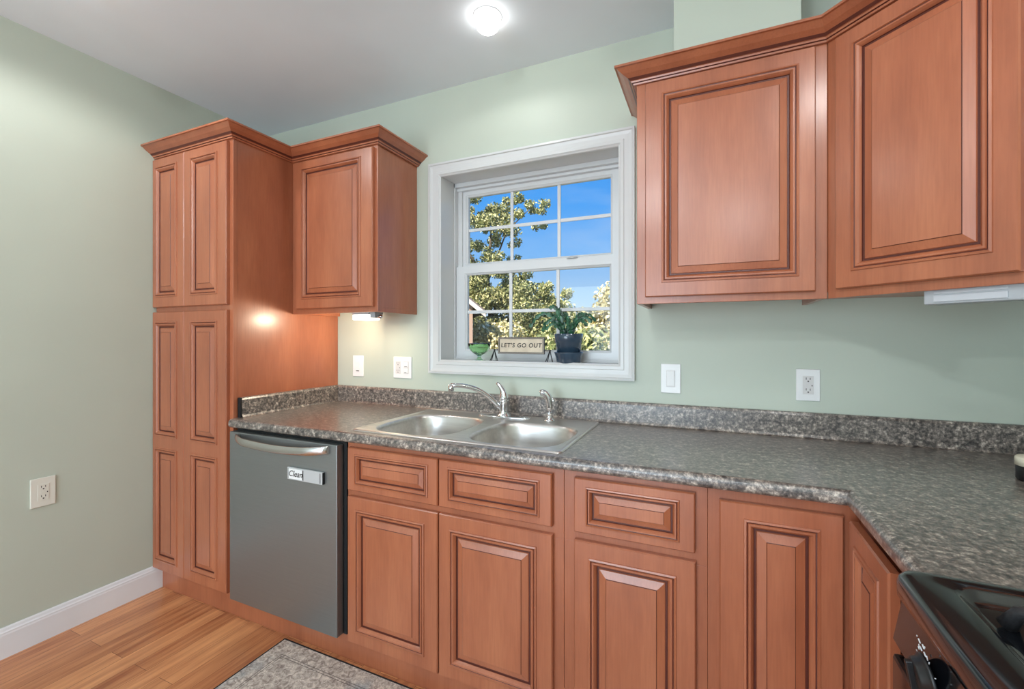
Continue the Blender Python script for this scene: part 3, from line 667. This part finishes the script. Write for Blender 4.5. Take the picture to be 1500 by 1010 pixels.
# under-cabinet lamp, lit
u = thing('under_cabinet_light', 'lit warm white under-cabinet light below the small left wall cabinet', 'light', (-1.6, -.2, 1.425))
obj('housing', MB().box(-1.640, -1.535, -.255, -.150, 1.398, 1.4245).box(-1.530, -1.500, -.250, -.215, 1.380, 1.4245), 'frost', u, bevel=.002)
obj('lens', MB().box(-1.637, -1.545, -.2585, -.160, 1.370, 1.3975), 'tube', u, bevel=.006)
obj('knob', MB().lathe([(.009, 0), (.009, .014), (.006, .018), (0, .018)], (-1.486, -.235, 1.386), 16, axis='x', cap0=True).lathe([(.006, 0), (.006, -.012)], (-1.486, -.235, 1.386), 12, axis='x'), 'chrome', u)
l = light('tube_light', 'AREA', (-1.592, -.208, 1.366), .9, (1, .84, .62), (0, 0, 0), shape='RECTANGLE', size=.09, size_y=.09); l.parent = u; l.matrix_parent_inverse = WM[u].inverted()
l = light('tube_light', 'AREA', (-1.650, -.208, 1.384), 1.6, (1, .84, .62), (0, PI/2, 0), shape='RECTANGLE', size=.02, size_y=.09); l.parent = u; l.matrix_parent_inverse = WM[u].inverted()
# unlit translucent fixture under the corner cabinet
u = thing('under_cabinet_light', 'switched off grey translucent light fixture under the diagonal corner cabinet', 'light', (.58, -.5, 1.405))
DM = Matrix.Translation((.329+.232*d45+.020*d45, FU-.232*d45+.020*d45, 1.370)) @ Matrix.Rotation(-PI/4, 4, 'Z')
obj('housing', MB().box(0, .205, 0, .062, 0, .0545), 'frost', u, mtx=DM, bevel=.004)
obj('lens', MB().box(.022, .158, -.0035, .0, .006, .022).box(.022, .158, -.0020, 0, .026, .032), 'frost_in', u, mtx=DM, bevel=.002)
obj('switch', MB().box(.122, .142, -.003, 0, .040, .050), 'frost_in', u, mtx=DM, bevel=.001)
obj('switch_dot', MB().box(.128, .131, -.0036, -.003, .043, .047), 'slot', u, mtx=DM)

# ------------------------------------------------------------------ range
RY0, RY1, RX0 = -1.802, -1.040, .262
rg = thing('gas_range', 'glossy black freestanding range at the lower right corner of the photo', 'range', (.6, -1.42, 0))
obj('oven_body', MB().box(.300, XR-.02, RY0, RY1, .05, .885), 'enamel', rg, bevel=.003)
def rr_outer(i, z, r=.030): return rrect(RX0+i, XR-.02-i, RY0+i, RY1-i, max(r-i, .006), z, 6)
def rr_in(i, z): return rrect(.322+i, XR-.07-i, RY0+.05+i, RY1-.040-i, max(.030-i*.5, .006), z, 6)
ck = MB().loops([rr_outer(.006, .886), rr_outer(.001, .889), rr_outer(0, .897), rr_outer(0, .910), rr_outer(.003, .919), rr_outer(.010, .9245), rr_outer(.018, .9255), rr_in(-.006, .9245), rr_in(0, .922), rr_in(.006, .914), rr_in(.016, .911)], 0, True, cap0=True, cap1=True)
obj('cooktop', ck, 'enamel', rg)
cp = MB(); pts = [(.300, .884), (.277, .884), (.264, .810), (.272, .796), (.300, .796)]
cp.v += [(x, y, z) for y in (RY1-.004, RY0+.004) for x, z in pts]
cp.face((0, 1, 2, 3, 4)); cp.face((9, 8, 7, 6, 5))
for i in range(5): j = (i+1) % 5; cp.face((i, j, 5+j, 5+i))
pan = obj('control_panel', cp, 'enamel', rg, bevel=.002)
obj('oven_door', MB().box(.262, .2995, RY0+.006, RY1-.006, .22, .790), 'enamel', rg, bevel=.006)
obj('oven_window', MB().box(.2605, .262, RY0+.12, RY1-.12, .36, .66), 'black', rg)
obj('oven_handle', MB().tube([(.262, RY1-.09, .735), (.242, RY1-.09, .737), (.236, RY1-.096, .737), (.236, RY0+.096, .737), (.242, RY0+.09, .737), (.262, RY0+.09, .735)], .009, 12), 'enamel', rg)
obj('storage_drawer', MB().box(.264, .2995, RY0+.006, RY1-.006, .07, .212), 'enamel', rg, bevel=.005)
sl = math.atan2(.013, .074)
for i, y in enumerate((-1.163, -1.315, -1.42, -1.525, -1.680)):
    mt = Matrix.Translation((.2665, y, .834)) @ Matrix.Rotation(-sl, 4, 'Y')
    kb = MB().lathe([(.027, 0), (.027, -.004), (.023, -.007), (.021, -.014), (.019, -.016), (0, -.0165)], (0, 0, 0), 32, axis='x', cap0=True).box(-.023, -.012, -.004, .004, -.019, .019)
    k_ = obj('knob', kb, 'black', rg, mtx=mt, bevel=.0015)
    s = MB()
    for a in range(0, 360, 30):
        if 60 < a < 120: continue
        ca, sa = math.cos(math.radians(a)), math.sin(math.radians(a))
        s.tube([(-.0006, .029*ca, .029*sa), (-.0006, .033*ca, .033*sa)], .0007, 6)
    obj('dial_marks', s, 'mark', k_, mtx=mt)
    s = MB()
    for a, b_ in ((-.006, .032), (.006, .032), (-.006, .042), (.006, .042)): s.tube([(-.0006, a-.002, b_-.002), (-.0006, a+.002, b_+.002)], .0009, 6)
    for a in (0, 1, 2, 3):
        s.tube([(-.0006, -.012 if a in (0, 2) else .012, .028 if a < 2 else .046), (-.0006, -.012 if a in (0, 1) and a == 0 else (.012 if a == 1 or a == 3 else -.012), .034 if a < 2 else .044)], .0006, 6)
    obj('burner_marks', s, 'mark', pan, mtx=mt)
for x, y in ((.458, -1.250), (.458, -1.63), (.735, -1.250), (.735, -1.63)):
    bn = obj('burner', MB().lathe([(.058, .9112), (.056, .914), (.044, .916), (.040, .926), (.034, .931), (0, .932)], (x, y, 0), 32), 'alu', rg)
    obj('burner_cap', MB().lathe([(.036, .9316), (.038, .934), (.036, .938), (.0, .940)], (x, y, 0), 32, cap0=True), 'iron', bn)
    gr = MB(); gz = .944
    for a in range(4):
        ca, sa = (1, 1, -1, -1)[a], (1, -1, -1, 1)[a]
        gr.tube([(x+ca*.022, y+sa*.022, gz), (x+ca*.085, y+sa*.085, gz), (x+ca*.098, y+sa*.098, gz-.008), (x+ca*.106, y+sa*.106, .9135)], [.0045, .0065, .008, .011], 10)
    gr.tube([(x+.088*math.cos(2*PI*k/32), y+.088*math.sin(2*PI*k/32), gz-.004) for k in range(33)], .0045, 8, caps=False)
    obj('grate', gr, 'iron', rg)

# ------------------------------------------------------------------ canister at the right edge
k = thing('canister', 'cream and black container cut off by the right edge on the worktop', 'container', (.775, -.352, .9145))
obj('body', MB().lathe([(.040, .9145), (.042, .918), (.042, .950), (.040, .952)], (.775, -.352, 0), 32, cap0=True, cap1=True), 'black', k)
obj('lid', MB().lathe([(.044, .9525), (.044, .972), (.041, .975), (0, .976)], (.775, -.352, 0), 32, cap0=True), 'cream', k)

# ------------------------------------------------------------------ rug
rgx0, rgx1, rgy0, rgy1 = -1.655, .06, -1.36, -.618
t = thing('kitchen_rug', 'faded grey patterned runner rug with black edging in front of the sink', 'rug', ((rgx0+rgx1)/2, (rgy0+rgy1)/2, 0))
obj('pile', MB().box(rgx0+.006, rgx1-.006, rgy0+.006, rgy1-.006, .0015, .0085), 'rug', t)
bd = MB().box(rgx0, rgx1, rgy1-.006, rgy1, .001, .009).box(rgx0, rgx1, rgy0, rgy0+.006, .001, .009).box(rgx0, rgx0+.006, rgy0+.006, rgy1-.006, .001, .009).box(rgx1-.006, rgx1, rgy0+.006, rgy1-.006, .001, .009)
obj('binding', bd, 'rugbind', t)
ln = MB()
for i in (.070, .080): 
    a, b_, c_, d_ = rgx0+i, rgx1-i, rgy0+i, rgy1-i; q = .0022
    ln.box(a, b_, d_-q, d_, .0085, .0088).box(a, b_, c_, c_+q, .0085, .0088).box(a, a+q, c_+q, d_-q, .0085, .0088).box(b_-q, b_, c_+q, d_-q, .0085, .0088)
obj('border_line', ln, 'rugline', t)

# ------------------------------------------------------------------ outside
g = MB().box(-60, 60, .25, 90, -1.3, -1.2); struct('ground', g, 'grass')
def leaves(clusters, n, size, seed, hollow=.35):
    rnd = random.Random(seed); s = MB(); tot = sum(c[3]**2 for c in clusters)
    for cx, cy, cz, r, sq in clusters:
        k = int(n*r*r/tot)
        for _ in range(k):
            d = Vector((rnd.gauss(0, 1), rnd.gauss(0, 1), rnd.gauss(0, 1))).normalized()
            rr = r*(hollow+(1-hollow)*rnd.random()**.6)
            nn = noise.noise(Vector((cx, cy, cz))+d*2.2)
            rr *= 1+.35*nn
            p = Vector((cx, cy, cz))+Vector((d.x, d.y, d.z*sq))*rr
            a = Vector((rnd.gauss(0, 1), rnd.gauss(0, 1), rnd.gauss(0, 1))).normalized(); b_ = a.cross(Vector((rnd.gauss(0, 1), rnd.gauss(0, 1), rnd.gauss(0, 1)))).normalized()
            l = size*rnd.uniform(.7, 1.3); w_ = l*.5; i = len(s.v)
            s.v += [p-a*l, p+b_*w_, p+a*l, p-b_*w_]; s.face((i, i+1, i+2, i+3))
    return s
def tree(name, label, base, branches, clusters, n, size, m, seed, cat='tree'):
    t = thing(name, label, cat, base)
    tr = MB()
    for path, r0, r1 in branches: tr.tube(path, [r0+(r1-r0)*i/(len(path)-1) for i in range(len(path))], 8)
    obj('trunk', tr, 'bark', t)
    obj('crown', leaves(clusters, n, size, seed), m, t, recalc=False)
    return t
R = random.Random(3)
# big oak on the left
cl = []
def blob(x0, x1, z0, z1, y, n, r0, r1, dens=None):
    for _ in range(n): cl.append((R.uniform(x0, x1), y+R.uniform(-1.2, 1.2), R.uniform(z0, z1), R.uniform(r0, r1), .8))
blob(-9.0, -6.9, 5.1, 6.3, 12, 22, .14, .36)
blob(-7.6, -6.3, 4.6, 5.5, 12, 16, .14, .32)
blob(-6.6, -5.2, 5.4, 6.0, 12, 14, .10, .24)
blob(-6.1, -5.2, 5.1, 5.5, 12, 5, .08, .18)
blob(-9.0, -7.2, 3.6, 4.8, 12, 22, .12, .32)
blob(-7.4, -6.2, 3.3, 4.3, 12, 14, .12, .28)
blob(-6.4, -5.7, 3.1, 3.8, 12, 6, .10, .20)
blob(-8.8, -6.2, 2.6, 3.5, 12, 16, .25, .45)
blob(-8.6, -5.3, 1.8, 3.0, 12, 22, .35, .55)
blob(-5.5, -4.5, 1.9, 3.0, 12, 14, .16, .34)
blob(-8.8, -4.6, .6, 1.9, 12.4, 22, .45, .65)
br = [([(-7.4, 12.3, -1.2), (-7.3, 12.2, 1.5), (-7.4, 12.1, 3.4), (-7.2, 12, 5.2)], .14, .03), ([(-7.3, 12.2, 2.0), (-6.7, 12, 3.0), (-6.2, 12, 3.6)], .06, .01),
      ([(-7.35, 12.1, 3.4), (-6.6, 12, 5.0), (-5.6, 12, 5.8)], .04, .01), ([(-7.4, 12.1, 3.2), (-8.1, 12, 4.3), (-8.5, 12, 5.4)], .07, .015), ([(-7.3, 12.2, 1.2), (-6.2, 12, 2.2), (-5.0, 12, 2.7)], .08, .02)]
tree('oak_tree', 'tall thin crowned tree filling the left panes of the window', (-7.4, 12.3, -1.2), br, cl, 60000, .055, 'fol1', 11)
# shrubs
def shrub(label, cx, cy, w_, h_, n, m, seed, size=.06):
    rr = random.Random(seed); c_ = [(cx+rr.uniform(-w_, w_), cy+rr.uniform(-.6, .6), -1.2+rr.uniform(.25, 1)*(h_+1.2)*.86, rr.uniform(.32, .55), .9) for _ in range(n)]
    st = [([(cx, cy, -1.2), (cx+dx*.4, cy, -.4+h_*.2), (cx+dx, cy, h_*.8)], .05, .012) for dx in (-w_*.6, -w_*.2, w_*.3, w_*.7)]
    tree('shrub', label, (cx, cy, -1.2), st, c_, int(n*520), size, m, seed, 'shrub')
shrub('pale cream leaved shrub seen through the lower left panes', -5.6, 9.3, .85, 1.75, 20, 'fol2', 21)
shrub('green shrub seen low behind the plant in the window', -2.75, 6.6, .62, 1.58, 14, 'fol3', 22)
shrub('olive and cream shrub in the lower right pane of the window', -2.1, 9.0, 1.0, 1.75, 20, 'fol3', 23)
# trees beyond
for i, (x, y, h, m, lab) in enumerate(((-9.8, 25, 3.3, 'fol3', 'distant green tree behind the tall oak'), (-6.9, 20.5, 2.8, 'fol1', 'distant olive tree behind the window plant'), (-3.2, 16, 2.85, 'fol2', 'distant cream topped tree at the right in the window'))):
    rr = random.Random(40+i); c_ = [(x+rr.uniform(-1.7, 1.7), y+rr.uniform(-1, 1), rr.uniform(-.2, h), rr.uniform(.5, .9), .9) for _ in range(24)]
    tree('distant_tree', lab, (x, y, -1.2), [([(x, y, -1.2), (x+.1, y, h*.8)], .2, .06)], c_, 13000, .10, m, 50+i)
# neighbour house gable
hs = thing('neighbor_house', 'neighbouring house gable end with pale eaves in the left pane of the lower sash', 'house', (-6.8, 8.6, -1.2))
# local frame at the eave corner: x along the gable, y away from the viewer; the rake climbs to the left
HM = Matrix.Translation((-5.25, 7.9, 0)) @ Matrix.Rotation(.62, 4, 'Z')
ez, slp, wx = 1.90, .80, -2.6
hb = MB().box(wx, -.30, .25, 3.2, -1.2, ez+.02)
gb = [(wx, ez+.02), (-.30, ez+.02), (-.30, ez+.16), (wx, ez+.16+slp*(-.30-wx))]
k0 = len(hb.v); hb.v += [(x, y, z) for y in (.25, 3.2) for x, z in gb]
for q in ((0, 1, 2, 3), (7, 6, 5, 4), (1, 5, 6, 2), (2, 6, 7, 3), (3, 7, 4, 0)): hb.face([k0+t_ for t_ in q])
obj('wall', hb, 'siding', hs, mtx=HM)
def rake(name, x1, z1, th, y0, y1, m):
    b_ = MB(); pr = [(wx-.05, z1+slp*(x1-wx+.05)), (x1, z1), (x1, z1-th), (wx-.05, z1-th+slp*(x1-wx+.05))]
    b_.v += [(x, y, z) for y in (y0, y1) for x, z in pr]
    for q in ((0, 1, 2, 3), (7, 6, 5, 4), (0, 4, 5, 1), (1, 5, 6, 2), (2, 6, 7, 3), (3, 7, 4, 0)): b_.face(q)
    obj(name, b_, m, hs, mtx=HM)
rake('roof', .02, ez+.05, .06, 0, 3.4, 'shingle')
rake('fascia', 0, ez+.01, .13, -.045, -.005, 'fascia')
